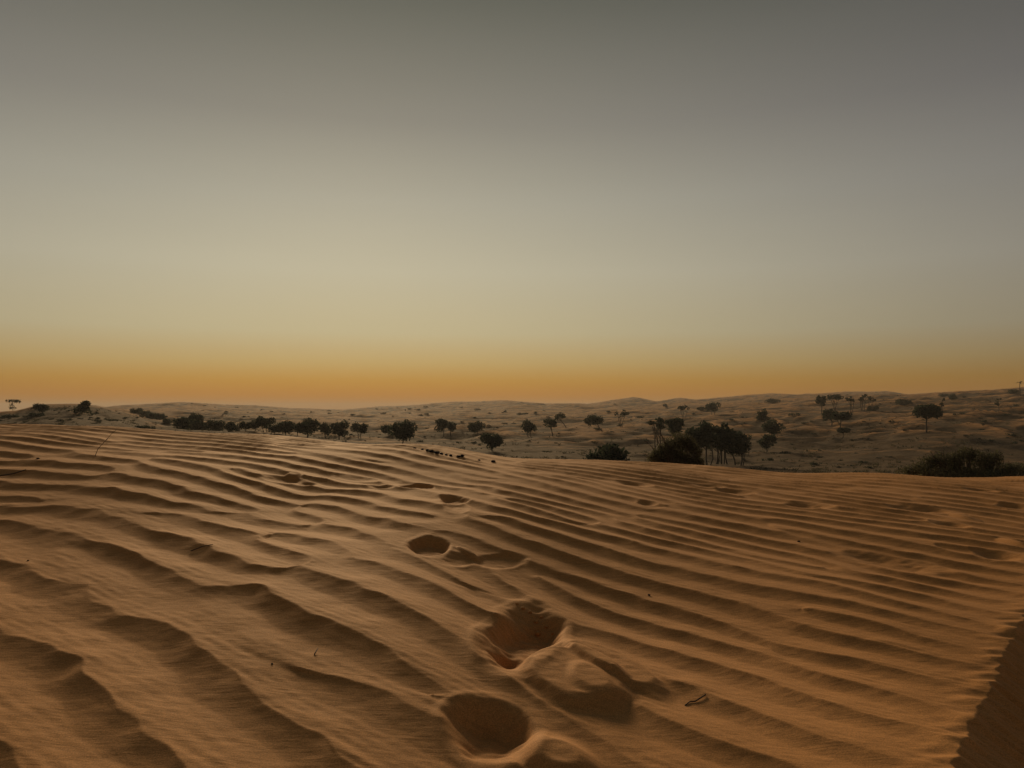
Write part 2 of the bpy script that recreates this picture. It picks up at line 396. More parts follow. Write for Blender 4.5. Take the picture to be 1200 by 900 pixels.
swell = waves(TX, TY * 1.6, 50, 130, 22, 201) ; r1 = ridged(waves(TX, TY * 1.4, 28, 70, 20, 202)); r2 = ridged(waves(TX, TY * 1.3, 9, 22, 26, 203)); r3 = waves(TX, TY, 3.0, 8.0, 30, 204)
TZ = TZ + wd * (0.55 * swell * sstep(150, 400, TY) + 0.95 * r1 * sstep(90, 260, TY) + 0.22 * r2 * (1 - 0.6 * sstep(250, 450, TY))) + 0.05 * r3 * sstep(40, 70, TY)
far_w = sstep(500, 1100, TY)
TZ = TZ + far_w * (1.6 * ridged(waves(TX, TY, 90, 260, 20, 205)) + 0.7 * ridged(waves(TX, TY, 30, 80, 24, 206)))
# bring each column's skyline to the height it shows in the photograph
sky_v = pv(np.interp(upx, SKYL[:, 0], SKYL[:, 1]))
for it in range(6):
    sl = TZ / TY; sl[td > 1500] = -1; sl[td < 100] = -1
    k = np.argmax(sl, 0); dlt = sky_v - sl[k, np.arange(NU)]
    lk = np.log(td[k])[None, :]
    wgt = np.exp(-((np.log(td)[:, None] - lk) / 0.22) ** 2)
    TZ = TZ + wgt * dlt[None, :] * TY
TZ = np.where(TY > 1500, TZ + (np.minimum(TZ, -8.0) - TZ) * sstep(1500, 1760, TY), TZ)
bare = np.clip(0.30 + 0.42 * r1 * sstep(100, 220, TY) + 0.25 * r2 + 0.10 * swell + 0.25 * sstep(300, 700, TY) - 0.25 * sstep(220, 120, TY), 0, 1)  # bare sand on crests, plus painted lit ridges and shaded valley floor
me = mesh_np('desert_ground', np.stack([TX, TY, TZ + CAM_H], -1).reshape(-1, 3), grid_quads(ND, NU))
at = me.attributes.new('bare', 'FLOAT', 'POINT'); at.data.foreach_set('value', bare.astype(np.float32).ravel())
ground = obj('desert_ground', me, VALLEY); prop(ground, 'sandy valley floor and rolling dunes out to the horizon', kind='structure')
TS = TZ / TY
ltd = np.log(td)
def terrain_z(x, y):                                          # height above the dune foot datum
    u = x / y; i = np.clip((u - tu[0]) / (tu[1] - tu[0]), 0, NU - 1.001); i0 = int(i); f = i - i0
    a = np.interp(math.log(y), ltd, TZ[:, i0]); b = np.interp(math.log(y), ltd, TZ[:, i0 + 1])
    return a * (1 - f) + b * f + CAM_H
def px_valley(px, py, dmin=70.0):                              # first ground along the sight line
    i = int(round(np.clip((pu(px) - tu[0]) / (tu[1] - tu[0]), 0, NU - 1)))
    v = pv(py)
    ok = np.where((TS[:, i] >= v) & (td >= dmin) & (td < 1500))[0]
    d = td[ok[0]] if len(ok) else td[np.argmax(np.where((td < 1500) & (td > dmin), TS[:, i], -9))]
    return pu(px) * d, d

# ---------------------------------------------------------------- plants
def tube(co, tris, pts, r0, r1, sides=6):
    pts = [np.array(p, float) for p in pts]; n = len(pts); base = len(co)
    for i, p in enumerate(pts):
        d = pts[min(i + 1, n - 1)] - pts[max(i - 1, 0)]; d /= (np.linalg.norm(d) + 1e-9)
        a = np.cross(d, (0.3, 0.9, 0.1)); a /= np.linalg.norm(a) + 1e-9; b = np.cross(d, a)
        r = r0 + (r1 - r0) * i / (n - 1)
        for s in range(sides):
            t = 2 * math.pi * s / sides; co.append(p + r * (math.cos(t) * a + math.sin(t) * b))
    for i in range(n - 1):
        for s in range(sides):
            a, b = base + i * sides + s, base + i * sides + (s + 1) % sides
            tris.append((a, b, b + sides)); tris.append((a, b + sides, a + sides))
    for s in range(1, sides - 1): tris.append((base + (n - 1) * sides, base + (n - 1) * sides + s, base + (n - 1) * sides + s + 1))
def bend(p, q, r, amt, n=5):
    p, q = np.array(p, float), np.array(q, float); o = []
    off = r.normal(size=3) * amt; off2 = r.normal(size=3) * amt * 0.5
    for i in range(n):
        t = i / (n - 1); o.append(p + (q - p) * t + off * math.sin(math.pi * t) + off2 * math.sin(2 * math.pi * t))
    return o
def leaves(centers, radii, n, size, r, shell=0.5, flat=1.0):
    k = len(centers); w = np.array([a * b * c for a, b, c in radii]) ** (2 / 3); w = w / w.sum()
    idx = r.choice(k, n, p=w)
    d = r.normal(size=(n, 3)); d /= np.linalg.norm(d, axis=1)[:, None]
    rad = shell + (1.04 - shell) * r.random(n) ** 0.7
    rad = np.where(r.random(n) < 0.09, r.uniform(1.0, 1.32, n), rad)
    p = np.array(centers)[idx] + d * rad[:, None] * np.array(radii)[idx]
    a = r.normal(size=(n, 3)); a[:, 2] *= flat; a /= np.linalg.norm(a, axis=1)[:, None]
    b = np.cross(a, r.normal(size=(n, 3))); b /= np.linalg.norm(b, axis=1)[:, None]
    s = size * (0.55 + 0.9 * r.random(n))[:, None]
    q = np.stack([p - a * s, p + b * s * 0.42 - a * 0.1 * s, p + a * s, p - b * s * 0.42 + 0.1 * a * s], 1)
    return q.reshape(-1, 3), np.arange(4 * n).reshape(n, 4)

def plant(name, x, y, z, Ht, Wd, kind, seed, label, cat='tree', group=None, mat=None, dens=1.0, lean=0.0):
    """Ht height, Wd crown width in metres; kind gives crown form. One Empty with trunk and crown."""
    r = np.random.default_rng(seed)
    e = bpy.data.objects.new(name, None); COL.objects.link(e); e.location = (x, y, z); e.empty_display_size = 0.3
    prop(e, label, cat, group)
    co, tr = [], []
    C, R = [], []
    hw = Wd / 2
    leaf = 0.055 * math.sqrt(Wd * Ht) + 0.05
    def blobs(n, cz, rz, rx, ox=0.0, br=(0.30, 0.45), fl=0.8):
        for i in range(n):
            a = r.uniform(0, 6.283); q = math.sqrt(r.random()) * (1 - br[0])
            b = r.uniform(*br) * rx
            zz = r.uniform(-1, 1) * max(0.0, (1 - q * 0.6)) * (rz - min(rz, b * fl) * 0.7)
            C.append((ox + math.cos(a) * q * rx, math.sin(a) * q * rx, cz + zz)); R.append((b, b, min(b * fl, rz)))
    trunks = []
    if kind == 'round':
        blobs(18, Ht * 0.57, Ht * 0.43, hw * 1.08, br=(0.24, 0.50), fl=0.9)
        trunks = [((0, 0, -0.3), (lean * hw * .3, 0, Ht * 0.45), 0.035 * Ht)]
    elif kind == 'twostem':
        blobs(16, Ht * 0.63, Ht * 0.37, hw * 1.08, br=(0.24, 0.50), fl=0.9)
        trunks = [((-.12 * hw, 0, -0.3), (-.3 * hw, 0, Ht * 0.5), 0.024 * Ht), ((.3 * hw, 0, -0.3), (.12 * hw, .1, Ht * 0.5), 0.024 * Ht)]
    elif kind == 'umbrella':
        dens *= 1.4; blobs(24, Ht * 0.76, Ht * 0.24, hw * 1.08, br=(0.28, 0.42), fl=0.8)
        trunks = [((0, 0, -0.3), (0.0, 0, Ht * 0.66), 0.03 * Ht)]
    elif kind == 'tall':
        blobs(22, Ht * 0.63, Ht * 0.38, hw * 1.1, br=(0.26, 0.48), fl=0.95)
        trunks = [((0, 0, -0.3), (lean * hw, 0, Ht * 0.7), 0.022 * Ht)]
        if r.random() < 0.6: trunks.append(((0.25 * hw, 0.2, -0.3), (0.5 * hw, 0.1, Ht * 0.65), 0.016 * Ht))
    elif kind == 'airy':
        blobs(9, Ht * 0.76, Ht * 0.24, hw, br=(0.2, 0.34), fl=0.6)
        trunks = [((-.1 * hw, 0, -0.3), (-.45 * hw, 0, Ht * 0.75), 0.016 * Ht), ((.1 * hw, 0, -0.3), (.5 * hw, 0, Ht * 0.8), 0.016 * Ht), ((0, .1, -.3), (0, 0.2, Ht * 0.8), 0.014 * Ht)]
        dens *= 0.62
    elif kind == 'lean':
        blobs(11, Ht * 0.70, Ht * 0.30, hw, ox=0, br=(0.3, 0.46), fl=0.7)
        trunks = [((lean * hw, 0, -0.3), (0.1 * lean * hw, 0, Ht * 0.6), 0.03 * Ht)]
    elif kind == 'tiers':
        for cz, w_, n_ in ((0.88, 1.0, 7), (0.55, 0.5, 4), (0.30, 0.6, 4)):
            blobs(n_, Ht * cz, Ht * 0.13, hw * w_, br=(0.3, 0.45), fl=0.8)
        trunks = [((0, 0, -0.3), (0.05 * hw, 0, Ht * 0.88), 0.018 * Ht)]
        dens *= 0.6
    elif kind == 'swept':
        for f in (0.25, 0.42, 0.58, 0.74, 0.9):
            blobs(4, Ht * f, Ht * 0.14, hw * (1.05 - 0.6 * f), ox=(f - 0.45) * hw * 0.9, br=(0.4, 0.6), fl=0.6)
        trunks = [((-0.2 * hw, 0, -0.3), (0.4 * hw, 0, Ht * 0.85), 0.03 * Ht)]
    elif kind == 'sparse':
        for f in (0.95, 0.75, 0.62, 0.55):
            blobs(2, Ht * f, Ht * 0.09, hw * r.uniform(.5, 1.0), ox=r.uniform(-.5, .5) * hw, br=(0.25, 0.4), fl=0.6)
        trunks = [((0, 0, -0.3), (0.1 * hw, 0, Ht * 0.95), 0.018 * Ht), ((0, 0, Ht * 0.5), (-.7 * hw, 0, Ht * 0.68), 0.012 * Ht)]
        dens *= 0.6
    elif kind == 'bush':
        blobs(15, Ht * 0.42, Ht * 0.52, hw, br=(0.24, 0.42), fl=0.9)
        trunks = [((0, 0, -0.2), (r.uniform(-.5, .5) * hw, r.uniform(-.3, .3) * hw, Ht * r.uniform(.6, .95)), 0.018 * Ht) for _ in range(5)]
    elif kind == 'low':
        blobs(10, Ht * 0.4, Ht * 0.5, hw, br=(0.22, 0.36), fl=0.7)
        trunks = [((0, 0, -0.2), (r.uniform(-.5, .5) * hw, 0, Ht * 0.7), 0.02 * Ht) for _ in range(3)]
    for (p, q, rr) in trunks:
        pts = bend(p, q, r, 0.04 * Ht if kind != 'umbrella' else 0.02 * Ht)
        tube(co, tr, pts, rr, rr * 0.55)
        top = pts[-2]
        for j in range(6):
            c = C[int(r.integers(len(C)))]
            tube(co, tr, bend(pts[int(r.integers(2, 5))], c, r, 0.03 * Ht, 4), rr * 0.5, rr * 0.12, 5)
    tme = mesh_np('trunk', np.array(co), None, np.array(tr)); obj('stems' if kind in ('bush', 'low') else 'trunk', tme, BARK, e)
    area = sum(a * c for a, b, c in R)
    n = int(min(3600, max(220, dens * 4.2 * area / (leaf * leaf * 0.42))))
    p, q = leaves(C, R, n, leaf, r)
    p[:, 2] = np.maximum(p[:, 2], 0.02)
    cme = mesh_np('crown', p, q, None, False); obj('foliage' if kind in ('bush', 'low') else 'crown', cme, mat or LEAF, e)
    return e

def place(px, base, top, wpx, kind, label, name='desert_tree', d=None, seed=None, cat='tree', group=None, **kw):
    if d is None: x, y = px_valley(px, base)
    else: x, y = pu(px) * d, d
    z = terrain_z(x, y)
    Ht = pv(top) * y + CAM_H - z
    return plant(name, x, y, z - 0.05, max(Ht, 0.4), wpx / FPX * y, kind, seed if seed is not None else int(px * 7 + top), label, cat, group, **kw)

ROW = 'trees in the dark row behind the dune crest'
ROWL = 'dark round-crowned tree in the row behind the crest, %s from the lone two-stemmed tree'
ORD = ['', 'first', 'second', 'third', 'fourth', 'fifth', 'sixth', 'seventh', 'eighth', 'ninth', 'tenth', 'eleventh', 'twelfth', 'thirteenth', 'fourteenth']
rown = 0
T = place
T(15, 484, 468, 16, 'tiers', 'spindly tree with tiered crown on the end of the near bare hill', d=215)
T(49, 486, 472, 15, 'round', 'small round tree on the shoulder of the near bare hill', d=166, lean=0.3)
T(98, 494, 469, 24, 'swept', 'wind-swept leaning tree with stepped crown on the bare hill', d=160)
T(128, 497, 492, 20, 'low', 'low twin-lobed shrub at the foot of the bare hill', 'desert_shrub', d=150, cat='shrub')
T(104, 497, 484, 22, 'low', 'rounded dark shrub below the wind-swept tree', 'desert_shrub', d=168, cat='shrub')
T(40, 497, 483, 22, 'low', 'dark shrub low on the flank of the bare hill below the small round tree', 'desert_shrub', d=160, cat='shrub')
T(12, 497, 485, 26, 'low', 'wide dark shrub low on the flank below the spindly tree', 'desert_shrub', d=165, cat='shrub')
for i, (px, top, w, d) in enumerate(((161, 478, 13, 290), (171, 480, 13, 285), (181, 483, 14, 280), (189, 484, 12, 275))):
    T(px, 0, top, w, 'round', 'hazy tree in the short row on the slope, %s away from the bare hill' % ORD[i + 1], d=d, group='hazy row of trees on the slope')
T(195, 0, 491, 15, 'bush', 'rounded shrub between the hazy tree row and the dark row', 'desert_shrub', d=200, cat='shrub')
T(170, 0, 498, 26, 'low', 'low dark shrub peeping over the dune crest', 'desert_shrub', d=140, cat='shrub')
for px, top, w, d, k in ((216, 487, 26, 185, 'round'), (229, 482, 16, 195, 'round'), (234, 488, 26, 180, 'bush'), (252, 490, 22, 175, 'round'),
                         (272, 494.5, 17, 175, 'round'), (288, 493.5, 15, 178, 'round'), (299, 491.5, 15, 180, 'round'), (311, 487, 20, 178, 'twostem'),
                         (322, 497, 17, 168, 'round'), (335, 493, 22, 168, 'round'), (350, 493, 14, 172, 'round'), (361, 488, 24, 172, 'round'), (382, 492, 17, 176, 'round'), (398, 491, 21, 172, 'round')):
    rown += 1
    T(px, 0, top, w, k, ROWL % ORD[15 - rown], d=d, group=ROW)
T(421, 514, 494, 17, 'twostem', 'small two-stemmed tree standing alone past the end of the dark row')
T(456, 511, 497, 19, 'round', 'smaller tree half hidden behind a big round tree')
T(473, 521, 492, 29, 'round', 'big round dark tree rising over the crest above the black lumps')
T(517, 514, 489, 14, 'tall', 'slim tree with long bare trunk beside a shorter companion')
T(529, 513, 492, 13, 'round', 'short companion tree touching the slim long-trunked one')
T(559, 511, 493, 20, 'round', 'compact round tree alone on the pale sand slope')
T(576, 529, 505, 25, 'round', 'dense globe-shaped tree low in the valley')
T(621, 512, 491, 18, 'twostem', 'small tree on splayed double legs upon the pale slope')
T(645, 512, 489, 19, 'lean', 'small tree with crooked trunk overlapped by a leaning neighbour', lean=0.25)
T(655, 502, 483, 15, 'lean', 'leaning thin tree whose trunk slants away from its neighbour', lean=1.3, dens=0.7)
T(698, 507, 486.5, 29, 'lean', 'flat wide-crowned tree with its trunk set off to one side', lean=0.65)
T(728, 501, 479, 18, 'airy', 'airy vase-shaped tree with open branches', dens=1.2)
T(713, 537, 518, 53, 'bush', 'wide dark dome of shrub just beyond the dune crest', 'desert_shrub', d=72, cat='shrub')
T(772, 524, 485, 26, 'airy', 'tall open umbrella tree rising behind the tangled bush', d=150, dens=1.7)
T(791, 520, 487, 22, 'umbrella', 'umbrella tree between the tangled bush and the grove', d=155)
T(801, 492, 474, 18, 'airy', 'umbrella tree on the ridge above the grove', dens=1.7)
T(835, 487, 471, 16, 'twostem', 'two-legged tree on the pale ridge behind the grove')
T(780, 478, 472.5, 8, 'bush', 'tiny hazy bush on the pointed far dune', 'desert_shrub', cat='shrub')
T(821, 482, 476, 10, 'bush', 'hazy bush on the slope beside the two-legged tree', 'desert_shrub', cat='shrub')
GR = 'trees of the long-trunked grove'
GL = 'tall bare-trunked tree of the dense grove, %s counting from the tangled bush'
for i, (px, base, top, w, d) in enumerate(((818, 545, 494, 26, 116), (828, 545, 492, 28, 117), (838, 544, 495, 24, 121), (845, 543, 493.5, 26, 123), (852, 542, 500, 24, 124), (861, 543, 501, 26, 121), (867, 544, 503, 22, 119))):
    T(px, base, top, w, 'tall', GL % ORD[i + 1], d=d, group=GR)
T(895, 502, 479, 15, 'round', 'upper slim tree of the staggered trio beyond the grove')
T(906, 514, 489, 23, 'round', 'broadest dark tree of the staggered trio beyond the grove')
T(898, 530, 507, 19, 'round', 'lowest tree of the staggered trio beyond the grove')
T(903, 473, 467, 13, 'bush', 'hazy bush pair member on the high slope, the wider one', 'desert_shrub', cat='shrub')
T(911, 472, 467, 9, 'bush', 'hazy bush pair member on the high slope, the narrower one', 'desert_shrub', cat='shrub')
T(962, 480, 461, 11, 'tall', 'thin round-headed tree at the edge of the ridge cluster', d=330)
T(978, 480, 459.5, 20, 'airy', 'broad open tree in the middle of the ridge cluster', d=325, dens=2.0)
T(997, 482, 462, 13, 'airy', 'open small tree with forked limbs at the far edge of the ridge cluster', d=320, dens=1.8)
T(973, 500, 477, 17, 'round', 'dark tree directly below the ridge cluster')
T(985, 508, 482, 21, 'umbrella', 'dark flat-topped tree lower down the slope below the ridge cluster')
T(988, 514, 501, 14, 'umbrella', 'little tree at the foot of the dark flat-topped tree')
T(1012, 478, 460.5, 12, 'airy', 'forked tree joined to another above a low bush', d=330, dens=1.7)
T(1021, 478, 463, 12, 'airy', 'smaller forked tree joined to another above a low bush', d=335, dens=1.7)
T(1023, 481, 474, 14, 'bush', 'low round bush under the joined forked trees', 'desert_shrub', d=315, cat='shrub')
T(1059, 475, 466.5, 20, 'bush', 'long low bush on the pale sand ridge', 'desert_shrub', cat='shrub')
T(1085, 508, 474, 34, 'umbrella', 'lone umbrella-shaped tree with straight trunk on the dark slope')
T(1104, 489, 467, 11, 'sparse', 'thin upright tree just behind the umbrella-shaped tree', dens=2.6)
T(1116, 468, 461, 11, 'bush', 'dark bush near the top of the near ridge', 'desert_shrub', cat='shrub')
T(1106, 465, 460.5, 12, 'low', 'flat low bush on the skyline of the near ridge', 'desert_shrub', cat='shrub')
T(1170, 487, 466, 9, 'sparse', 'scraggy bare-trunked sapling with few tufts', dens=1.6)
T(1188, 462, 455, 12, 'bush', 'round dark bush at the foot of the spiky palm', 'desert_shrub', cat='shrub')

# spiky palm on the skyline
def palm(px, base, top):
    x, y = px_valley(px, base); z = terrain_z(x, y); Ht = pv(top) * y + CAM_H - z
    r = np.random.default_rng(4)
    e = bpy.data.objects.new('palm_tree', None); COL.objects.link(e); e.location = (x, y, z - 0.05)
    prop(e, 'slim palm with a spiky sparse head on the near ridge skyline', 'palm')
    co, tr = [], []; tube(co, tr, bend((0, 0, -0.3), (0, 0, Ht * 0.8), r, 0.08, 6), 0.2, 0.14, 8)
    obj('trunk', mesh_np('trunk', np.array(co), None, np.array(tr)), BARK, e)
    for k in range(11):
        a = k * 2.4 + r.uniform(-.2, .2); Lh = r.uniform(0.26, 0.36) * Ht; rise = r.uniform(0.1, 0.8)
        co, q = [], []
        n = 9
        for i in range(n):
            t = i / (n - 1); rr = Lh * t * (1 - 0.15 * t); zz = Ht * 0.8 + Lh * (rise * t - 0.75 * t * t * (1 - rise * .5))
            wv = 0.26 * (math.sin(math.pi * min(1, t + 0.12)) + 0.1)
            c = np.array((math.cos(a) * rr, math.sin(a) * rr, zz)); s = np.array((-math.sin(a), math.cos(a), -0.35)) * wv * (1.25 if i % 2 else 0.6)
            co += [c - s, c + np.array((0, 0, 0.05)), c + s * (1, 1, -1)]
        for i in range(n - 1):
            b = 3 * i; q += [(b, b + 1, b + 4, b + 3), (b + 1, b + 2, b + 5, b + 4)]
        obj('frond', mesh_np('frond', np.array(co), np.array(q)), LEAF, e)
palm(1195.5, 465, 445)

# the two big bushes that stand on the back of the near dune
def big_bush(px0, px1, py_top, d, label, seed, lobes, twigs, leaf=0.05, n=9000, mat=None):
    r = np.random.default_rng(seed); px = (px0 + px1) / 2; x, y = pu(px) * d, d
    z = max(dune_z(x, y), terrain_z(x, y)); s = d / FPX
    e = bpy.data.objects.new('desert_shrub', None); COL.objects.link(e); e.location = (x, y, z - 0.03)
    prop(e, label, 'shrub')
    C, R, co, tr = [], [], [], []
    for (lx, ly, rx, ry) in lobes:                             # lobe centres and radii measured in photo pixels, at this depth
        cx, cz = (lx - px) * s, pv(ly) * d + CAM_H - z
        for k in range(3):
            C.append((cx + r.normal() * rx * s * 0.22, r.normal() * rx * s * 0.5, max(cz + r.normal() * ry * s * 0.15, 0.1)))
            R.append((rx * s * r.uniform(.7, .95), rx * s * .8, ry * s * r.uniform(.7, .95)))
    for c, rad in zip(C, R):
        for k in range(7):
            d3 = r.normal(size=3); d3[2] = abs(d3[2]); d3 /= np.linalg.norm(d3)
            tip = np.array(c) + d3 * np.array(rad) * r.uniform(0.9, 1.18)
            tube(co, tr, bend((c[0] * 0.55 + r.normal() * .05, c[1] * 0.5, -0.15), tip, r, 0.06, 5), 0.016, 0.004, 4)
    for (ax, ay, bx, by) in twigs:
        p = ((ax - px) * s, -0.1, pv(ay) * d + CAM_H - z); q = ((bx - px) * s, -0.2, pv(by) * d + CAM_H - z)
        pts = bend(p, q, r, 0.05, 6); tube(co, tr, pts, 0.02, 0.006, 5)
        for k in range(4):
            b = pts[2 + k % 3]; tube(co, tr, [b, b + (q - b if False else (np.array(q) - np.array(p)) * 0.22 + r.normal(size=3) * 0.09)], 0.008, 0.003, 4)
    obj('stems', mesh_np('stems', np.array(co), None, np.array(tr)), BARK, e)
    p, q = leaves(C, R, n, leaf, r, shell=0.25); p[:, 2] = np.maximum(p[:, 2], -0.05)
    obj('foliage', mesh_np('foliage', p, q, None, False), mat or LEAF, e)
big_bush(756, 826, 505, 30, 'large tangled bush with bare twigs just over the dune crest before the grove', 5,
         [(766, 534, 9, 8), (776, 528, 9, 9), (785, 521, 10, 12), (797, 516, 10, 11), (807, 519, 9, 12), (815, 528, 8, 11), (819, 541, 8, 8), (795, 535, 16, 13), (808, 543, 13, 8), (776, 540, 15, 8), (792, 548, 30, 6)],
         [(778, 540, 756, 516), (782, 540, 766, 500), (784, 540, 771, 496), (776, 540, 752, 530), (786, 530, 770, 505)], leaf=0.045, n=11000, mat=LEAF_NEAR)
big_bush(1058, 1200, 527, 24, 'long grey-green thicket spreading along the dune crest', 6,
         [(1066, 552, 8, 6), (1076, 547, 10, 8), (1088, 541, 10, 10), (1098, 538, 10, 11), (1111, 540, 11, 12), (1122, 535, 10, 12), (1134, 532, 11, 12), (1146, 536, 10, 13), (1157, 539, 9, 11), (1166, 537, 8, 10), (1176, 547, 9, 8), (1188, 549, 10, 8), (1202, 550, 12, 7), (1216, 549, 12, 8), (1090, 555, 30, 8), (1130, 553, 34, 10), (1170, 556, 34, 8)],
         [(1130, 545, 1138, 524), (1100, 545, 1086, 528), (1160, 545, 1166, 526)], leaf=0.034, n=15000, mat=LEAF_NEAR)

# scrub tufts on the slopes
def tuft_meshes():
    out = []
    for k in range(7):
        r = np.random.default_rng(300 + k); C, R = [], []
        for i in range(5):
            C.append((r.uniform(-.6, .6), r.uniform(-.4, .4), r.uniform(0.12, 0.3))); R.append((r.uniform(.25, .5), r.uniform(.25, .45), r.uniform(.15, .32)))
        p, q = leaves(C, R, 170, 0.13, r, shell=0.3); p[:, 2] = np.maximum(p[:, 2], -0.03)
        out.append(mesh_np('scrub_tuft', p, q, None, False))
    return out
TUFTS = tuft_meshes()
TG = 'scrub tufts scattered over the valley slopes'
TL = 'small low dark scrub tuft scattered on the sandy valley slopes'
hand = [(1160, 517, 9), (1184, 512, 12), (1188, 520, 12), (1147, 515, 6), (1149, 491, 7), (1152, 496, 9), (980, 548, 10), (1018, 549, 10), (955, 545, 16), (985, 541, 8), (930, 487, 14),
        (943, 497, 10), (1044, 495, 8), (1032, 498, 6), (1060, 505, 7), (868, 500, 6), (872, 497, 5), (592, 497, 8), (602, 497, 7), (620, 517, 5), (690, 495, 12), (700, 505, 10), (750, 490, 10),
        (760, 497, 14), (655, 508, 6), (480, 480, 8), (490, 481, 7), (540, 478, 6), (450, 485, 8), (560, 481, 12), (592, 483, 9), (612, 486, 14), (628, 486, 9), (555, 520, 10), (537, 519, 8),
        (493, 518, 9), (1180, 487, 10), (1120, 487, 8), (1130, 466, 8), (1190, 476, 10), (920, 532, 16), (900, 540, 14), (960, 536, 10), (690, 535, 12), (660, 536, 10), (640, 530, 9),
        (870, 540, 8), (1010, 543, 12), (1040, 536, 9)]
rr = random.Random(5)
hand += [(rr.uniform(-10, 120), rr.uniform(482, 498), rr.uniform(4, 10)) for _ in range(26)]
spots = list(hand)
while len(spots) < 285:
    px = rr.uniform(-30, 1230)
    lo = float(np.interp(px, SKYL[:, 0], SKYL[:, 1])) + 2.5; hi = float(np.interp(px, CREST[:, 0], CREST[:, 1]))
    py = lo + (hi - lo) * rr.random() ** 1.25
    if px < 560 and py > 505 and rr.random() < 0.6: continue
    spots.append((px, py, rr.uniform(2.5, 8.5) * (0.6 if py < 482 else 1.0)))
for i, (px, py, w) in enumerate(spots):
    x, y = px_valley(px, py)
    o = obj('scrub_tuft', TUFTS[i % 7], LEAF_DRY if i >= len(hand) and i % 3 == 0 else None)
    if len(o.data.materials) == 0: o.data.materials.append(LEAF)
    s = w / FPX * y / 1.7; o.location = (x, y, terrain_z(x, y) - 0.04 * s); o.scale = (s, s, s * rr.uniform(.55, 1.0)); o.rotation_euler = (0, 0, rr.uniform(0, 6.28))
    prop(o, TL, 'shrub', TG)

# dry grass and litter between the tufts: far too many blades to count
def dry_grass():
    r = np.random.default_rng(77); n = 16000
    d = np.exp(r.uniform(math.log(75), math.log(520), n)); u = r.uniform(-0.95, 0.95, n)
    x = u * d; cl = waves(x, d, 12, 45, 20, 501) + 0.5 * waves(x, d, 4, 9, 16, 502)
    keep = cl > r.uniform(-0.3, 1.4, n); x, d = x[keep], d[keep]; n = len(x)
    i = np.clip((x / d - tu[0]) / (tu[1] - tu[0]), 0, NU - 2); j = np.clip(np.searchsorted(td, d) - 1, 0, ND - 2); ii = i.astype(int)
    fy = (d - td[j]) / (td[j + 1] - td[j]); fx = i - ii
    z = (TZ[j, ii] * (1 - fx) + TZ[j, ii + 1] * fx) * (1 - fy) + (TZ[j + 1, ii] * (1 - fx) + TZ[j + 1, ii + 1] * fx) * fy + CAM_H
    P = []
    for k in range(7):
        a = r.uniform(0, 6.283, n); w = r.uniform(0.05, 0.13, n); h = r.uniform(0.12, 0.42, n); o = r.uniform(0, 0.35, n); b = r.uniform(0, 6.283, n)
        cx, cy = x + o * np.cos(b), d + o * np.sin(b)
        P.append(np.stack([np.stack([cx - w * np.cos(a), cy - w * np.sin(a), z - 0.04], 1), np.stack([cx + w * np.cos(a), cy + w * np.sin(a), z - 0.04], 1),
                           np.stack([cx + h * 0.8 * np.cos(b), cy + h * 0.8 * np.sin(b), z + h], 1)], 1))
    P = np.concatenate(P).reshape(-1, 3)
    o = obj('dry_grass', mesh_np('dry_grass', P, None, np.arange(len(P)).reshape(-1, 3), False), LEAF_DRY)
    prop(o, 'sparse dry grass and litter over the valley floor', 'grass', kind='stuff')
dry_grass()

# ---------------------------------------------------------------- small things on the dune
def lump_mesh(k):
    r = np.random.default_rng(400 + k); import bmesh
    bm = bmesh.new(); bmesh.ops.create_icosphere(bm, subdivisions=2, radius=1.0)
    ax = r.normal(size=(5, 3))
    for v in bm.verts:
        n = np.array(v.co); f = 1 + 0.16 * sum(math.sin(2.3 * float(n @ a) + i) for i, a in enumerate(ax)) / 2
        v.co = Vector((n[0] * 1.25 * f, n[1] * f, n[2] * 0.8 * f))
    me = bpy.data.meshes.new('pebble'); bm.to_mesh(me); bm.free(); me.materials.append(PEBBLE_M)
    for p in me.polygons: p.use_smooth = True
    return me
LUMPS = [lump_mesh(k) for k in range(4)]
PL = 'small black lump lying in the scatter on the dune crest'
for i, (px, py, w) in enumerate([(486, 521.5, 4), (495, 522.2, 4), (501.5, 523.8, 5), (507, 525, 4), (501, 527.4, 5.5), (506, 528.5, 6), (510, 527.5, 5), (513, 528, 6), (517.5, 528.5, 5.5), (512, 530.2, 6),
                                 (523, 528, 3.5), (528.5, 529, 4.5), (537.5, 530.6, 5), (542, 531, 5.5), (561.5, 532.5, 3.5), (578, 533.6, 5)]):
    x, y, mx, my = px_ground(px, py)
    y = min(y, 9.2); x = pu(px) * y
    o = obj('pebble', LUMPS[i % 4], None); s = w * y / FPX / 2.4
    o.location = (x, y, dune_z(x, y) + 0.45 * s); o.scale = (s, s, s); o.rotation_euler = (0, 0, i * 1.3)
    if i == 15: prop(o, 'lone black lump lying apart from the scatter on the dune crest', 'pebble', 'black lumps on the dune crest')
    else: prop(o, PL, 'pebble', 'black lumps on the dune crest')

def twig(name, pix, lift, r0, r1, label, cat, mat=DRY, seed=1):
    r = np.random.default_rng(seed); pts = []
    for (px, py), h in zip(pix, lift):
        x, y, mx, my = px_ground(px, py); pts.append((x, y, dune_z(x, y) + h))
    o0 = np.array(pts[0]); co, tr = [], []
    tube(co, tr, [np.array(p) - o0 for p in pts], r0, r1, 6)
    o = obj(name, mesh_np(name, np.array(co), None, np.array(tr)), mat, None, tuple(o0)); prop(o, label, cat); return o
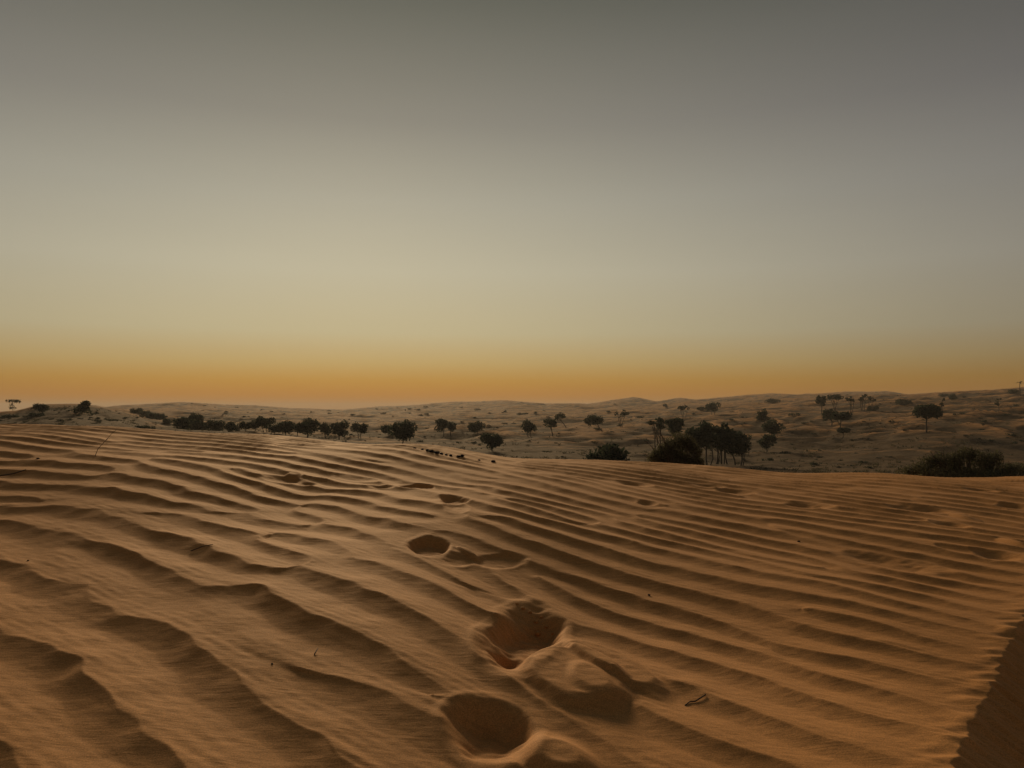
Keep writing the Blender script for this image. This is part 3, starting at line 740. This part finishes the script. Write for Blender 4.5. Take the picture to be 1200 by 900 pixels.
# dry stalk standing out of the sand
x0, y0, mx, my = px_ground(111, 538)
z0 = dune_z(x0, y0); s = y0 / FPX
co, tr = [], []
tube(co, tr, [(0, 0, -0.03), (5 * s, 0, 9 * s), (12 * s, 0.02, 18 * s), (18 * s, 0.02, 25 * s), (24 * s, 0.03, 31 * s)], 0.0030, 0.0014, 6)
e = bpy.data.objects.new('grass_stalk', None); COL.objects.link(e); e.location = (x0, y0, z0)
prop(e, 'single thin dry stalk slanting up out of the sand', 'stalk')
obj('stem', mesh_np('stem', np.array(co), None, np.array(tr)), DRY, e)
co, tr = [], []
tube(co, tr, [(12 * s, 0.02, 18 * s), (16 * s, 0.0, 20 * s), (19 * s, 0.0, 20.5 * s)], 0.002, 0.001, 5)
obj('side_shoot', mesh_np('side_shoot', np.array(co), None, np.array(tr)), DRY, e)
twig('twig', [(0, 556), (18, 554), (32, 552.5)], (0.01, 0.012, 0.015), 0.005, 0.004, 'dry twig lying flat on the sand near the dry stalk', 'twig')
twig('twig', [(226, 645), (240, 643.5), (252, 643)], (0.004, 0.006, 0.005), 0.0028, 0.0015, 'thin twig lying along a ripple brink', 'twig')
twig('twig', [(371, 772), (375, 767)], (0.002, 0.012), 0.0025, 0.002, 'short dark twig stub poking from a ripple', 'twig')
twig('root', [(800, 818), (806, 814.5), (812, 815), (818, 813.5), (824, 811.5)], (0.001, 0.003, 0.003, 0.005, 0.004), 0.002, 0.0028, 'wiry crooked root lying on the ripples', 'root')
for i, (px, py, w, lab) in enumerate([(46, 540, 3.5, 'small dark pebble on the sand between the dry stalk and the flat twig'), (37, 653, 2.5, 'tiny dark pebble sitting on a ripple brink'),
                                      (322, 782, 2.4, 'small dark pebble beside the twig stub'), (759, 688, 3, 'small dark grain on the slope beyond the kicked sand'), (934, 633, 3.5, 'small dark chip near the long shallow footprint')]):
    x, y, mx, my = px_ground(px, py); s = w * mx / 2.4
    o = obj('pebble', LUMPS[i % 4], None); o.location = (x, y, dune_z(x, y) + 0.4 * s); o.scale = (s, s, s); prop(o, lab, 'pebble')

# clods fallen from the far rim of the deep footprint
CLOD = lump_mesh(9); CLOD.materials.clear(); CLOD.materials.append(SAND)
for i, (px, py, w) in enumerate([(613, 704, 5), (621, 706, 5), (628, 711, 6), (634, 709, 4), (640, 714, 5), (630, 716, 8), (606, 701, 4), (647, 718, 4)]):
    x, y, mx, my = px_ground(px, py); s = w * mx / 2.4
    o = obj('sand_clod', CLOD, None); o.location = (x, y, dune_z(x, y) + 0.3 * s); o.scale = (s, s, s); o.rotation_euler = (0, 0, i)
    prop(o, 'crumb of sand on the rim of the deep footprint', 'sand clod', 'sand crumbs on the footprint rim')

# far mast on the skyline
x, y = px_valley(683, 473.5, 600); z = terrain_z(x, y)
e = bpy.data.objects.new('mast', None); COL.objects.link(e); e.location = (x, y, z)
prop(e, 'thin distant mast on the skyline of the far dunes', 'mast')
co, tr = [], []; tube(co, tr, [(0, 0, -0.5), (0, 0, 5.6)], 0.13, 0.08, 8)
obj('pole', mesh_np('pole', np.array(co), None, np.array(tr)), METAL, e)
co, tr = [], []; tube(co, tr, [(-0.5, 0, 5.1), (0.5, 0, 5.1)], 0.12, 0.12, 6); tube(co, tr, [(-0.4, 0, 5.5), (0.4, 0, 5.5)], 0.16, 0.16, 6)
obj('antenna', mesh_np('antenna', np.array(co), None, np.array(tr)), METAL, e)

# ---------------------------------------------------------------- haze
import bmesh
bm = bmesh.new(); bmesh.ops.create_cube(bm, size=1.0)
top_z = float(TZ.max()) + CAM_H + 12.0; bot_z = float(TZ.min()) + CAM_H - 1.5
for v in bm.verts: v.co = Vector((v.co.x * 17000, v.co.y * 6600 + 3000, bot_z + (v.co.z + 0.5) * (top_z - bot_z)))
me = bpy.data.meshes.new('haze'); bm.to_mesh(me); bm.free()
hm = bpy.data.materials.new('haze'); hm.use_nodes = True; hn = hm.node_tree; hn.nodes.clear()
pvn = hn.nodes.new('ShaderNodeVolumePrincipled'); pvn.inputs['Color'].default_value = (0.86, 0.84, 0.80, 1)
pvn.inputs['Density'].default_value = 0.00021; pvn.inputs['Anisotropy'].default_value = 0.2
ho = hn.nodes.new('ShaderNodeOutputMaterial'); hn.links.new(pvn.outputs[0], ho.inputs['Volume'])
hz = obj('haze', me, hm); prop(hz, 'thin evening haze over the desert', kind='stuff')
